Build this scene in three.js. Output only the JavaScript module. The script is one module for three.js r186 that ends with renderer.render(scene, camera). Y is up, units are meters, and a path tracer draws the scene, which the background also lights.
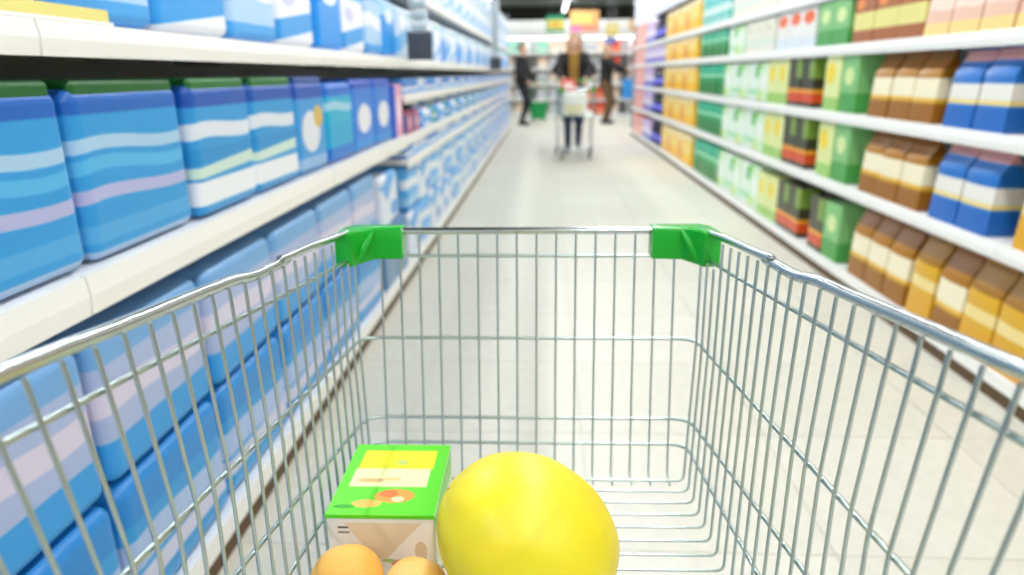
import * as THREE from 'three';
import { RoundedBoxGeometry } from 'three/addons/geometries/RoundedBoxGeometry.js';
import { mergeGeometries, mergeVertices, toCreasedNormals } from 'three/addons/utils/BufferGeometryUtils.js';
import { RectAreaLightUniformsLib } from 'three/addons/lights/RectAreaLightUniformsLib.js';

// ───────────────────────── camera, light, exposure ─────────────────────────
const scene = new THREE.Scene();
scene.background = new THREE.Color(0x000000);
const camera = new THREE.PerspectiveCamera(2 * Math.atan(287.5 / 700) * 180 / Math.PI, 1024 / 575, 0.02, 80);
camera.position.set(0, 1.15, 0);
camera.rotation.order = 'YXZ';
camera.rotation.set(-0.29682, 0.05078, -0.0103);
camera.focus = 0.66;
camera.userData.fStop = 3.6;
scene.add(camera);
const renderer = new THREE.WebGLRenderer();
renderer.toneMapping = THREE.LinearToneMapping;
renderer.toneMappingExposure = 0.81;
renderer.shadowMap.enabled = true;
RectAreaLightUniformsLib.init();
const LAMP_Y = 3.3, CEIL_Y = 3.75;
const LAMP_POWER = 62, LAMP_COLOR = 0xf9fbf8;
// rows of fluorescent trunking run along the aisles: x of each row, z of each lamp's middle
const LAMP_ROWS = [[0.62, [2.2, -0.4, -3.0, -5.6, -8.2, -10.8, -13.4, -16.0, -18.6, -21.2, -23.8, -26.4]], [-1.75, [2.2, -3.0, -8.2, -13.4, -18.6, -23.8]], [2.95, [2.2, -3.0, -8.2, -13.4, -18.6, -23.8]]];

// ───────────────────────── helpers ─────────────────────────
let seed = 12345;
const rnd = () => { seed = (seed * 1664525 + 1013904223) >>> 0; return seed / 4294967296; };
const rr = (a, b) => a + (b - a) * rnd();
const used = {};
function numbered(n) { used[n] = (used[n] ?? -1) + 1; return used[n] ? `${n}_${String(used[n]).padStart(3, '0')}` : n; }
function shade(o) { o.traverse(m => { if (m.isMesh) { m.castShadow = true; m.receiveShadow = true; } }); return o; }
function part(name, geo, mat, parent) { const m = new THREE.Mesh(geo, mat); m.name = name; m.castShadow = m.receiveShadow = true; parent.add(m); return m; }
function thing(name, label, category, group) {
  const g = new THREE.Group(); g.name = numbered(name); scene.add(g);
  g.userData = { label, category }; if (group) g.userData.group = group; return g;
}
function single(name, geo, mat, label, category, group) {
  const m = part(numbered(name), geo, mat, scene); m.userData = { label, category }; if (group) m.userData.group = group; return m;
}
function struct(name, geo, mat) { const m = part(name, geo, mat, scene); m.userData = { kind: 'structure' }; return m; }
const M = (color, rough = 0.6, metal = 0, more = {}) => new THREE.MeshStandardMaterial({ color, roughness: rough, metalness: metal, ...more });
const V = (x, y, z) => new THREE.Vector3(x, y, z);
function box(x0, x1, y0, y1, z0, z1) { return new THREE.BoxGeometry(x1 - x0, y1 - y0, z1 - z0).translate((x0 + x1) / 2, (y0 + y1) / 2, (z0 + z1) / 2); }
function rbox(w, h, d, r, s = 2) { return new RoundedBoxGeometry(w, h, d, s, r); }
// rounds the corners of a polyline
function fillet(pts, r, n = 4) {
  const out = [pts[0].clone()];
  for (let i = 1; i < pts.length - 1; i++) {
    const p = pts[i], a = pts[i - 1].clone().sub(p), b = pts[i + 1].clone().sub(p);
    const ra = Math.min(r, a.length() * 0.48), rb = Math.min(r, b.length() * 0.48);
    a.setLength(ra).add(p); b.setLength(rb).add(p);
    for (let k = 0; k <= n; k++) { const t = k / n; out.push(a.clone().multiplyScalar((1 - t) ** 2).addScaledVector(p, 2 * t * (1 - t)).addScaledVector(b, t * t)); }
  }
  out.push(pts[pts.length - 1].clone()); return out;
}
// sweeps a circle (radius may change along the path) along a polyline, with closed ends
function sweep(pts, r, rad = 7) {
  const P = [], I = [], n = pts.length, R = i => Array.isArray(r) ? r[i] : r;
  let t0 = pts[1].clone().sub(pts[0]).normalize();
  let nrm = Math.abs(t0.y) < 0.9 ? V(0, 1, 0) : V(1, 0, 0);
  nrm.addScaledVector(t0, -nrm.dot(t0)).normalize();
  for (let i = 0; i < n; i++) {
    const a = pts[Math.max(0, i - 1)], b = pts[Math.min(n - 1, i + 1)];
    const t = b.clone().sub(a).normalize();
    nrm.addScaledVector(t, -nrm.dot(t)).normalize();
    const bn = t.clone().cross(nrm);
    for (let k = 0; k < rad; k++) { const an = k / rad * Math.PI * 2; const q = pts[i].clone().addScaledVector(nrm, Math.cos(an) * R(i)).addScaledVector(bn, Math.sin(an) * R(i)); P.push(q.x, q.y, q.z); }
  }
  for (let i = 0; i < n - 1; i++) for (let k = 0; k < rad; k++) { const a = i * rad + k, b = i * rad + (k + 1) % rad; I.push(a, b, a + rad, b, b + rad, a + rad); }
  for (const [o, i] of [[0, 0], [(n - 1) * rad, n - 1]]) { const c = P.length / 3; P.push(pts[i].x, pts[i].y, pts[i].z); for (let k = 0; k < rad; k++) { const a = o + k, b = o + (k + 1) % rad; i ? I.push(a, b, c) : I.push(b, a, c); } }
  const g = new THREE.BufferGeometry(); g.setAttribute('position', new THREE.Float32BufferAttribute(P, 3)); g.setIndex(I); g.computeVertexNormals(); return g;
}
function planarUV(g, w, h) {
  const p = g.attributes.position, uv = new Float32Array(p.count * 2);
  for (let i = 0; i < p.count; i++) { uv[2 * i] = p.getX(i) / w + 0.5; uv[2 * i + 1] = p.getY(i) / h; }
  g.setAttribute('uv', new THREE.BufferAttribute(uv, 2)); return g;
}
function print(base, ops, size = 128) {
  const c = document.createElement('canvas'); c.width = c.height = size; const x = c.getContext('2d');
  x.fillStyle = base; x.fillRect(0, 0, size, size);
  for (const [k, col, ...a] of ops) {
    x.fillStyle = col; const s = a.map(v => v * size);
    if (k === 'rect') x.fillRect(s[0], s[1], s[2] - s[0], s[3] - s[1]);
    else if (k === 'oval') { x.beginPath(); x.ellipse(s[0], s[1], s[2], s[3], 0, 0, Math.PI * 2); x.fill(); }
    else if (k === 'poly') { x.beginPath(); x.moveTo(s[0], s[1]); for (let i = 2; i < s.length; i += 2) x.lineTo(s[i], s[i + 1]); x.closePath(); x.fill(); }
    else if (k === 'wave') { x.beginPath(); x.moveTo(0, s[0]); x.bezierCurveTo(size * 0.33, s[0] - s[2], size * 0.66, s[0] + s[2], size, s[0]); x.lineTo(size, s[1]); x.bezierCurveTo(size * 0.66, s[1] + s[2], size * 0.33, s[1] - s[2], 0, s[1]); x.closePath(); x.fill(); }
  }
  const t = new THREE.CanvasTexture(c); t.colorSpace = THREE.SRGBColorSpace; t.magFilter = THREE.LinearFilter; return t;
}
function noiseTex(size, lo, hi, cells) {   // fine value noise as a grey map
  const d = new Uint8Array(size * size * 4), g = [];
  for (let i = 0; i < cells * cells; i++) g.push(rnd());
  for (let y = 0; y < size; y++) for (let x = 0; x < size; x++) {
    const fx = x / size * cells, fy = y / size * cells, ix = fx | 0, iy = fy | 0, tx = fx - ix, ty = fy - iy;
    const q = (a, b) => g[(b % cells) * cells + a % cells];
    let v = (q(ix, iy) * (1 - tx) + q(ix + 1, iy) * tx) * (1 - ty) + (q(ix, iy + 1) * (1 - tx) + q(ix + 1, iy + 1) * tx) * ty;
    v = v * 0.7 + rnd() * 0.3; const b = Math.round(lo + (hi - lo) * v), o = (y * size + x) * 4; d[o] = d[o + 1] = d[o + 2] = b; d[o + 3] = 255;
  }
  const t = new THREE.DataTexture(d, size, size); t.wrapS = t.wrapT = THREE.RepeatWrapping; t.magFilter = THREE.LinearFilter; t.needsUpdate = true; return t;
}

// ───────────────────────── the room ─────────────────────────
const XR = 1.62, XL = -0.79;                       // fronts of the two shelf runs
const m_white = M(0xeef0f2, 0.45), m_shelf = M(0xf3f4f8, 0.4), m_rail = M(0xf6f5f2, 0.35), m_back = M(0xc9ccce, 0.7), m_kick = M(0x5a4326, 0.6), m_post = M(0x9aa2aa, 0.5);
const m_dark = M(0x24231f, 0.9), m_beam = M(0x8f9690, 0.6);
const ROOM = { x0: -5.2, x1: 6.2, z0: -31, z1: 4.2 };
const grout = M(0xbdbab0, 0.8);
const floor = struct('floor', box(ROOM.x0, ROOM.x1, -0.12, -0.003, ROOM.z0, ROOM.z1), grout);
{
  const speck = noiseTex(128, 241, 255, 24); speck.colorSpace = THREE.SRGBColorSpace;
  const tile = box(-0.2985, 0.2985, -0.01, 0, -0.2985, 0.2985);
  const mats = [0xdedcd0, 0xdcdace, 0xe0ded3].map(c => M(c, 0.55, 0, { map: speck }));
  for (let i = 0; i < 5; i++) for (let j = 0; j < 33; j++) {          // the tiles of the aisle in view
    const t = part('floor_tile', tile, mats[(i * 7 + j * 5 + ((i * j) % 3)) % 3], floor); t.position.set(-0.78 + i * 0.6, 0, 0.6 - j * 0.6);
  }
  // the same tiles out of view or beyond the aisle, joined
  const rest = [];
  for (let i = -8; i < 12; i++) for (let j = -6; j < 53; j++) { if (i >= 0 && i < 5 && j >= 0 && j < 33) continue; const x = -0.78 + i * 0.6, z = 0.6 - j * 0.6; if (x < ROOM.x0 + 0.3 || x > ROOM.x1 - 0.3 || z < ROOM.z0 + 0.3 || z > ROOM.z1 - 0.3) continue; rest.push(tile.clone().translate(x, 0, z)); }
  const o = part('floor_tiles_beyond', mergeGeometries(rest), mats[0], floor); o.userData.kind = 'stuff';
}
struct('ceiling', box(ROOM.x0, ROOM.x1, CEIL_Y, CEIL_Y + 0.12, ROOM.z0, ROOM.z1), m_dark);
struct('wall_left', box(ROOM.x0 - 0.12, ROOM.x0, -0.12, CEIL_Y + 0.12, ROOM.z0, ROOM.z1), m_white);
struct('wall_right', box(ROOM.x1, ROOM.x1 + 0.12, -0.12, CEIL_Y + 0.12, ROOM.z0, ROOM.z1), m_white);
struct('wall_far', box(ROOM.x0, ROOM.x1, -0.12, CEIL_Y + 0.12, ROOM.z0 - 0.12, ROOM.z0), M(0x3a3a36, 0.9));
struct('wall_near', box(ROOM.x0, ROOM.x1, -0.12, CEIL_Y + 0.12, ROOM.z1, ROOM.z1 + 0.12), m_white);
// grey ceiling beams across the hall beyond the aisle, with their drop hangers
[[-20.2, 3.42], [-23.0, 3.30], [-26.2, 3.46]].forEach(([z, y], i) => {
  const b = thing('ceiling_beam', ['grey steel ceiling beam over the far display shelf', 'grey steel ceiling beam behind the hanging signs', 'grey steel ceiling beam before the dark back wall'][i], 'beam');
  b.position.set(0, y, z);
  part('web', box(ROOM.x0, ROOM.x1, -0.06, 0.06, -0.02, 0.02), m_beam, b);
  part('flange', box(ROOM.x0, ROOM.x1, -0.075, -0.06, -0.06, 0.06), m_beam, b);
  part('flange', box(ROOM.x0, ROOM.x1, 0.06, 0.075, -0.06, 0.06), m_beam, b);
  for (const x of [-2.6, -0.3, 1.85, 4.2]) part('hanger', box(x - 0.035, x + 0.035, 0.075, CEIL_Y - y, -0.035, 0.035), m_beam, b);
});
// fluorescent lamps
{
  const glow = new THREE.MeshStandardMaterial({ color: 0xffffff, emissive: LAMP_COLOR, emissiveIntensity: 6, roughness: 0.5 });
  const housing = M(0xdfe3e6, 0.4);
  const gH = box(-0.06, 0.06, 0.03, 0.09, -1.27, 1.27), gD = rbox(0.10, 0.05, 2.5, 0.02, 3).translate(0, 0.012, 0), gC = box(-0.008, 0.008, 0.09, CEIL_Y - LAMP_Y, -0.008, 0.008);
  LAMP_ROWS.forEach(([x, zs], i) => zs.forEach(z => {
    const l = thing('fluorescent_lamp', ['long white fluorescent lamp hung over the aisle', 'long white fluorescent lamp hung behind the blue packs run', 'long white fluorescent lamp hung behind the header panel run'][i], 'lamp', ['lamps over the aisle', 'lamps behind the blue packs run', 'lamps behind the header panel run'][i]);
    l.position.set(x, LAMP_Y, z);
    part('housing', gH, housing, l); part('tube', gD, glow, l);
    for (const s of [-0.9, 0.9]) part('suspension_rod', gC, housing, l).position.z = s;
    const a = new THREE.RectAreaLight(LAMP_COLOR, LAMP_POWER * (i ? 1.6 : 1), 0.10, 2.5);
    a.position.set(0, -0.02, 0); a.rotation.x = -Math.PI / 2; a.name = 'lamp_light'; l.add(a);
  }));
}

// ───────────────────────── products ─────────────────────────
const geoCache = {};
const cached = (k, f) => geoCache[k] ??= f();
function pillow(w, h, d) {          // plastic-wrapped pack: soft box, bulging faces, pinched ends
  const g = rbox(w, h, d, Math.min(w, h, d) * 0.1, 3), p = g.attributes.position;
  for (let i = 0; i < p.count; i++) {
    const x = p.getX(i) / w * 2, y = p.getY(i) / h * 2, z = p.getZ(i) / d * 2;
    const b = (1 - x * x * 0.8) * (1 - y * y * 0.8);
    const dent = 0.012 * Math.sin(x * 9 + y * 4) * Math.sin(y * 7 - x * 3);
    p.setXYZ(i, p.getX(i) * (1 - 0.03 * y * y), p.getY(i) * (1 - 0.035 * x * x), p.getZ(i) * (0.9 + 0.1 * b + dent));
  }
  g.translate(0, h / 2, 0); g.computeVertexNormals(); return planarUV(g, w, h);
}
function pouchGeo(w, h, d) {        // stand-up pouch: full base, thin crimped top
  const g = new THREE.BoxGeometry(w, h, d, 8, 10, 4), p = g.attributes.position;
  for (let i = 0; i < p.count; i++) {
    const x = p.getX(i) / w * 2, t = p.getY(i) / h + 0.5, z = p.getZ(i);
    const k = t < 0.72 ? 1 - 0.12 * t : Math.max(0.05, (1 - 0.0864) * (1 - (t - 0.72) / 0.26));
    p.setX(i, p.getX(i) * (1 - 0.05 * Math.sin(t * Math.PI)) * (t < 0.06 ? 0.95 : 1));
    p.setZ(i, z * k * (1 - 0.25 * x * x * t));
  }
  g.translate(0, h / 2, 0); const m = toCreasedNormals(g, 0.9); return planarUV(m, w, h);
}
function lathe(pts, seg = 18) { return new THREE.LatheGeometry(pts.map(([r, y]) => new THREE.Vector2(r, y)), seg); }
const SKU = {};
function sku(key, type, name, w, h, d, base, ops, label, category, x = {}) { SKU[key] = { key, type, name, w, h, d, base, ops, label, category, x }; }
function build(s) {
  const g = new THREE.Group(), { w, h, d, x } = s;
  const tex = print(s.base, s.ops);
  const rough = x.rough ?? 0.35;
  const mat = new THREE.MeshStandardMaterial({ map: tex, roughness: rough });
  const acc = M(x.accent ?? s.base, 0.4);
  if (s.type === 'pack') {
    part('body', cached(`p${w},${h},${d}`, () => pillow(w, h, d)), mat, g);
    const seal = cached(`ps${w},${h},${d}`, () => new THREE.BoxGeometry(0.004, h * 0.8, d * 0.55));
    for (const k of [-1, 1]) part('end_seal', seal, acc, g).position.set(k * (w / 2 - 0.004), h / 2, 0);
    if (x.top) part('top_band', cached(`pt${w},${h},${d}`, () => rbox(w * 0.9, 0.035, d * 0.9, 0.012).translate(0, h - 0.008, 0)), M(x.top, 0.4), g);
    if (x.handle) part('carry_handle', cached(`ph${w},${h}`, () => sweep(fillet([V(-w * 0.22, h * 0.985, 0), V(-w * 0.14, h + 0.02, 0), V(w * 0.14, h + 0.02, 0), V(w * 0.22, h * 0.985, 0)], 0.02), 0.005, 5)), acc, g);
  } else if (s.type === 'carton') {
    part('body', cached(`c${w},${h},${d}`, () => planarUV(rbox(w, h, d, 0.004, 1).translate(0, h / 2, 0), w, h)), mat, g);
    part('lid_flap', cached(`cl${w},${d}`, () => new THREE.BoxGeometry(w * 0.98, 0.0025, d * 0.96)), acc, g).position.y = h + 0.001;
    part('side_seam', cached(`cs${h},${d}`, () => new THREE.BoxGeometry(0.002, h * 0.97, 0.02)), acc, g).position.set(w / 2 + 0.0008, h / 2, -d * 0.4);
  } else if (s.type === 'pouch') {
    part('body', cached(`u${w},${h},${d}`, () => pouchGeo(w, h, d)), mat, g);
    part('crimp', cached(`uc${w}`, () => { const g2 = new THREE.BoxGeometry(w * 0.97, 0.022, 0.006, 24, 1, 1), p = g2.attributes.position; for (let i = 0; i < p.count; i++) p.setZ(i, p.getZ(i) + 0.0015 * Math.sin(p.getX(i) * 400)); g2.computeVertexNormals(); return g2; }), acc, g).position.y = h * 0.985;
  } else {
    const r = w / 2, k = s.type === 'jar' ? 0.86 : 0.34, y1 = s.type === 'jar' ? 0.8 : 0.62, y2 = s.type === 'jar' ? 0.88 : 0.86;
    part('body', cached(`b${w},${h},${k}`, () => lathe([[0, 0], [r * 0.86, 0], [r * 0.97, h * 0.015], [r, h * 0.05], [r, h * (y1 - 0.06)], [r * 0.97, h * y1], [r * (0.5 + k * 0.5), h * ((y1 + y2) / 2)], [r * k, h * y2], [r * k, h * 0.9], [0, h * 0.9]])), M(x.body ?? s.base, 0.25), g);
    part('label_sleeve', cached(`bl${w},${h}`, () => { const q = new THREE.CylinderGeometry(r * 1.008, r * 1.008, h * (y1 - 0.18), 18, 1, true); q.translate(0, h * (y1 - 0.18) / 2, 0); planarUV(q, w, h * (y1 - 0.18)); return q.translate(0, h * 0.1, 0); }), mat, g);
    part('cap', cached(`bc${w},${h},${k}`, () => lathe([[0, h * 0.87], [r * (k + 0.07), h * 0.87], [r * (k + 0.08), h * 0.885], [r * (k + 0.08), h * 0.985], [r * k, h], [0, h]])), acc, g);
  }
  return g;
}
const proto = {};
function place(key, X, Y, Z, turn, where) {
  const s = SKU[key]; proto[key] ??= build(s);
  const g = proto[key].clone(); g.name = numbered(s.name); scene.add(g);
  g.position.set(X, Y, Z); g.rotation.y = turn + rr(-0.02, 0.02);
  g.userData = { label: `${s.label} on the ${where}`, category: s.category, group: `${s.label} on the ${where}`.split(' ').slice(0, 14).join(' ') };
  return g;
}
// fills a stretch of shelf with one kind; side +1 faces the aisle from the right wall of shelves, -1 from the other
function fill(side, keys, y, z0, z1, where, rowH = 0) {
  let z = z0, i = 0;
  while (true) {
    const key = keys[i++ % keys.length], s = SKU[key];
    const step = s.w * 1.01 + 0.006;
    if (z - step < z1 - 0.02) break;
    const g = place(key, (side > 0 ? XR : XL) + side * (s.d * (s.type === 'pack' ? 0.47 : 0.5) + 0.001 + rnd() * 0.006), y, z - step / 2, side > 0 ? -Math.PI / 2 : Math.PI / 2, where);
    if (rowH) g.scale.y = Math.min(1.22, rowH * rr(0.975, 1) / s.h);     // larger or smaller size of the same pack
    z -= step;
  }
}
// kinds — blue run
const W = '#eef2fa';
sku('wave', 'pack', 'tissue_pack', 0.38, 0.31, 0.24, '#2f9ade', [['rect', '#1463c0', 0, 0, 1, 0.16], ['wave', '#a9cdee', 0.30, 0.38, 0.08], ['wave', '#55b4ea', 0.42, 0.5, 0.1], ['wave', '#b3b6e2', 0.58, 0.66, 0.06], ['rect', '#4fa8e4', 0, 0.78, 1, 0.88], ['rect', '#a9c8ee', 0, 0.93, 1, 1]], 'azure wrapped tissue pack with pale wave stripes', 'tissue pack', { top: '#0d5c22', accent: '#1b78d0' });  // deep blue top rects, wave through oval: shade under the shelf painted into prints
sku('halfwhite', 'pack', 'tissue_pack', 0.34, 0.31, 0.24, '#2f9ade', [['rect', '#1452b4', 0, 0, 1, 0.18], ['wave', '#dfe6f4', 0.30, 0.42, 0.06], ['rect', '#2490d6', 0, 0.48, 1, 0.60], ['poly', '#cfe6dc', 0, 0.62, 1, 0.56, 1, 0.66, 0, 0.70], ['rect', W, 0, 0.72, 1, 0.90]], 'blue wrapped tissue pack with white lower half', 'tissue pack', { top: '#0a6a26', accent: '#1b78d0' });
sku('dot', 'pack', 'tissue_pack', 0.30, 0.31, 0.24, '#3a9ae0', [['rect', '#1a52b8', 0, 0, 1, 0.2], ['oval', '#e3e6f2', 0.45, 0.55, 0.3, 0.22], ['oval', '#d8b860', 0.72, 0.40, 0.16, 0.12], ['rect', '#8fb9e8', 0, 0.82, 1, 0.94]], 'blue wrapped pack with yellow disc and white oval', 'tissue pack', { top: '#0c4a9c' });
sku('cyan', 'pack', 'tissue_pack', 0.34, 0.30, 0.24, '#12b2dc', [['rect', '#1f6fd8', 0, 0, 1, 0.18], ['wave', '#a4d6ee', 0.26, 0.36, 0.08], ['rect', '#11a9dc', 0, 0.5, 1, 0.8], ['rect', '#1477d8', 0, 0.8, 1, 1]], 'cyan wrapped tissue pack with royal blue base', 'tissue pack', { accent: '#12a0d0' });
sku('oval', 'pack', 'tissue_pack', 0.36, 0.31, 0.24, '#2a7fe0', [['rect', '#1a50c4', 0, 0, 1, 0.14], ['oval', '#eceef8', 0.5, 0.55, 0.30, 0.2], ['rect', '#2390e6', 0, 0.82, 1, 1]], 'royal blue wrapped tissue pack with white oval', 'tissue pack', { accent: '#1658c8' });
sku('pink', 'carton', 'tissue_box', 0.22, 0.27, 0.2, '#f0aacb', [['rect', '#2a63d8', 0, 0, 0.25, 1], ['oval', '#ffe3ee', 0.6, 0.5, 0.25, 0.3]], 'pink carton with a blue edge', 'carton');
sku('paleblue', 'pack', 'kitchen_roll_pack', 0.32, 0.29, 0.22, '#a9cdf2', [['rect', '#6fb2ee', 0, 0, 1, 0.2], ['wave', '#e9eef8', 0.4, 0.6, 0.1], ['rect', '#3f9fe8', 0, 0.84, 1, 1]], 'pale blue kitchen roll pack with white wave', 'paper pack', { accent: '#9cc6f0', handle: 1 });
sku('whitesky', 'pack', 'kitchen_roll_pack', 0.34, 0.29, 0.22, '#e9edf7', [['rect', '#5fb1ee', 0, 0.12, 1, 0.3], ['poly', '#2a97e4', 0, 0.75, 1, 0.6, 1, 0.8, 0, 0.95], ['oval', '#c7c9ec', 0.3, 0.5, 0.2, 0.1]], 'white kitchen roll pack with sky blue slashes', 'paper pack', { handle: 1 });
sku('brightblue', 'pack', 'kitchen_roll_pack', 0.30, 0.27, 0.22, '#1290e8', [['rect', '#a8d2f4', 0, 0, 1, 0.3], ['oval', '#e8f0fa', 0.5, 0.3, 0.3, 0.12]], 'bright blue kitchen roll pack with white top', 'paper pack', { accent: '#1a84d8' });
sku('lilac', 'pack', 'toilet_roll_pack', 0.42, 0.305, 0.28, '#a6b6de', [['rect', '#6fa6dc', 0, 0, 1, 0.22], ['wave', '#d5cfe6', 0.38, 0.54, 0.08], ['rect', '#2c98e0', 0, 0.70, 1, 1]], 'lilac toilet roll pack with an azure base', 'paper pack', { accent: '#8fa4d8', handle: 1 });
sku('azurebig', 'pack', 'toilet_roll_pack', 0.42, 0.305, 0.28, '#2f98dc', [['rect', '#2488d4', 0, 0, 1, 0.3], ['wave', '#a7bfe8', 0.42, 0.64, 0.08], ['rect', '#cfd0ea', 0, 0.66, 1, 0.8], ['rect', '#4ba2e4', 0, 0.86, 1, 1]], 'azure toilet roll pack with a lilac wave', 'paper pack', { accent: '#1c80d0' });
sku('whitebig', 'pack', 'toilet_roll_pack', 0.40, 0.27, 0.26, '#dfe6f6', [['poly', '#4aa4ea', 0, 0.2, 0.5, 0, 1, 0, 0.3, 0.5], ['poly', '#c3cdf0', 0.4, 1, 1, 0.5, 1, 0.75, 0.7, 1], ['oval', '#3f97e2', 0.7, 0.7, 0.2, 0.14]], 'white toilet roll pack with blue diagonals', 'paper pack');
sku('skybig', 'pack', 'toilet_roll_pack', 0.38, 0.27, 0.26, '#58aef0', [['wave', '#e6eefa', 0.3, 0.5, 0.1], ['rect', '#9ccbf4', 0, 0.7, 1, 0.85], ['rect', '#2f8ce0', 0, 0.9, 1, 1]], 'sky blue toilet roll pack with white wave', 'paper pack');
sku('brownbox', 'carton', 'blue_carton', 0.26, 0.30, 0.24, '#6f93b8', [['rect', '#2f74b4', 0, 0, 1, 0.3], ['oval', '#b5523f', 0.7, 0.5, 0.16, 0.08]], 'steel blue carton with red spot', 'carton');
sku('softener', 'bottle', 'softener_bottle', 0.11, 0.15, 0.11, '#2e8fe6', [['rect', '#e8f0fa', 0, 0.2, 1, 0.7], ['oval', '#1d5fd0', 0.5, 0.45, 0.3, 0.2]], 'small blue bottle with white label', 'bottle', { accent: '#f2f4fa' });
sku('whitebottle', 'bottle', 'softener_bottle', 0.11, 0.15, 0.11, '#e8ecf6', [['rect', '#58b0ee', 0, 0.3, 1, 0.8]], 'small white bottle with sky blue label', 'bottle', { accent: '#2f7fe0' });
sku('greenbottle', 'bottle', 'softener_bottle', 0.11, 0.15, 0.11, '#46a878', [['rect', '#dff0e6', 0, 0.3, 1, 0.7]], 'small green bottle with pale label', 'bottle', { accent: '#f2f4fa' });
sku('redbox', 'carton', 'soap_carton', 0.22, 0.12, 0.12, '#c22a4a', [['rect', '#2a3f9c', 0, 0, 0.4, 1], ['oval', '#f3c3cf', 0.7, 0.5, 0.18, 0.3]], 'crimson and navy soap carton', 'carton');
sku('bluebox', 'carton', 'soap_carton', 0.24, 0.078, 0.14, '#3b93e4', [['rect', '#e6eefa', 0, 0.55, 1, 0.8], ['oval', '#1f4fc0', 0.25, 0.35, 0.16, 0.2]], 'flat blue soap carton with white stripe', 'carton');
sku('whitebox', 'carton', 'soap_carton', 0.24, 0.078, 0.14, '#e4eaf6', [['rect', '#6fb7f0', 0, 0.6, 1, 1], ['oval', '#b7c3ee', 0.6, 0.35, 0.2, 0.2]], 'flat white soap carton with sky base', 'carton');
sku('talltop', 'pack', 'cotton_pack', 0.30, 0.27, 0.24, '#c6dcf6', [['poly', '#5fb0ee', 0, 0.6, 1, 0.3, 1, 0.6, 0, 0.9], ['oval', '#f0f3fb', 0.4, 0.3, 0.3, 0.16]], 'icy blue cotton pack with sky diagonal', 'cotton pack');
sku('tallwhite', 'pack', 'cotton_pack', 0.30, 0.27, 0.24, '#edf1fa', [['rect', '#9fd0c8', 0, 0.1, 1, 0.2], ['poly', '#86bdf0', 0, 0.8, 1, 0.5, 1, 0.7, 0, 1]], 'white cotton pack with mint stripe', 'cotton pack');
// kinds — mixed run
sku('salmon', 'carton', 'snack_carton', 0.26, 0.27, 0.16, '#ef8f80', [['rect', '#f6c6bd', 0, 0.6, 1, 0.8], ['oval', '#fbe6e0', 0.5, 0.3, 0.25, 0.14]], 'salmon pink snack carton with pale stripe', 'carton');
sku('lilacbox', 'carton', 'snack_carton', 0.24, 0.25, 0.16, '#cdb4e4', [['rect', '#eae2f6', 0, 0.4, 1, 0.65], ['rect', '#4a58c8', 0, 0.75, 1, 1]], 'lilac snack carton with violet base', 'carton');
sku('violet', 'bottle', 'dark_bottle', 0.10, 0.27, 0.10, '#221c30', [['rect', '#4a4ce0', 0, 0.1, 1, 0.8], ['oval', '#c8c8fa', 0.5, 0.4, 0.25, 0.15]], 'dark bottle with violet-blue label', 'bottle', { accent: '#2a2438' });
sku('yellow', 'pack', 'crisp_bag', 0.26, 0.29, 0.15, '#f8c63c', [['rect', '#f2d9a0', 0, 0, 1, 0.2], ['oval', '#f7e08a', 0.45, 0.45, 0.32, 0.2], ['rect', '#fdc20a', 0, 0.7, 1, 0.92]], 'golden yellow snack bag with pale top', 'snack bag', { accent: '#f0b838' });
sku('orange', 'pack', 'crisp_bag', 0.26, 0.29, 0.15, '#f0b040', [['rect', '#f6dca4', 0, 0, 1, 0.3], ['oval', '#e8891a', 0.6, 0.72, 0.3, 0.2]], 'amber snack bag with orange patch', 'snack bag', { accent: '#e8a838' });
sku('green', 'pack', 'laundry_bag', 0.27, 0.29, 0.17, '#0f9a52', [['rect', '#10b48c', 0, 0, 1, 0.3], ['wave', '#a9ecc8', 0.34, 0.42, 0.06], ['rect', '#067f36', 0, 0.6, 1, 1]], 'dark green bag with mint stripe', 'green bag', { accent: '#0b8a48' });
sku('tealpack', 'pack', 'laundry_bag', 0.27, 0.29, 0.17, '#52c4c0', [['rect', '#d8eee6', 0, 0.5, 1, 0.7], ['rect', '#8ed0c8', 0, 0.8, 1, 1]], 'teal bag with white middle band', 'green bag', { accent: '#50b8b4' });
sku('palegreen', 'pack', 'cereal_bag', 0.26, 0.285, 0.16, '#d2ecc8', [['rect', '#8ed04a', 0, 0, 0.35, 0.2], ['oval', '#f0f6ee', 0.6, 0.5, 0.3, 0.25], ['poly', '#c4e27a', 0, 0.8, 0.5, 0.7, 0.5, 1, 0, 1]], 'pale green cereal bag with lime corner', 'cereal bag', { accent: '#c6e4bc' });
sku('mintwhite', 'pack', 'cereal_bag', 0.26, 0.285, 0.16, '#e6f2e6', [['rect', '#a8dfb0', 0, 0.7, 1, 0.85], ['rect', '#5fbf6a', 0.7, 0.1, 1, 0.4]], 'white cereal bag with mint stripe', 'cereal bag');
sku('lime', 'carton', 'tea_carton', 0.22, 0.25, 0.14, '#e2e9a0', [['oval', '#f2d62e', 0.4, 0.3, 0.3, 0.2], ['rect', '#9fce6a', 0, 0.75, 1, 1]], 'lime cream tea carton with yellow sun', 'carton');
sku('darkred', 'carton', 'tea_carton', 0.22, 0.26, 0.14, '#3a3a24', [['rect', '#d84a1c', 0, 0.7, 1, 0.9], ['rect', '#f0a020', 0, 0.62, 1, 0.7], ['rect', '#7a9a3a', 0.6, 0, 1, 0.4]], 'dark olive tea carton with red-orange base', 'carton');
sku('sage', 'carton', 'tea_carton', 0.22, 0.26, 0.14, '#7fc078', [['rect', '#4aa04a', 0, 0.65, 1, 1], ['oval', '#d6e8a0', 0.5, 0.35, 0.28, 0.16]], 'sage green tea carton with deep green base', 'carton');
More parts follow.
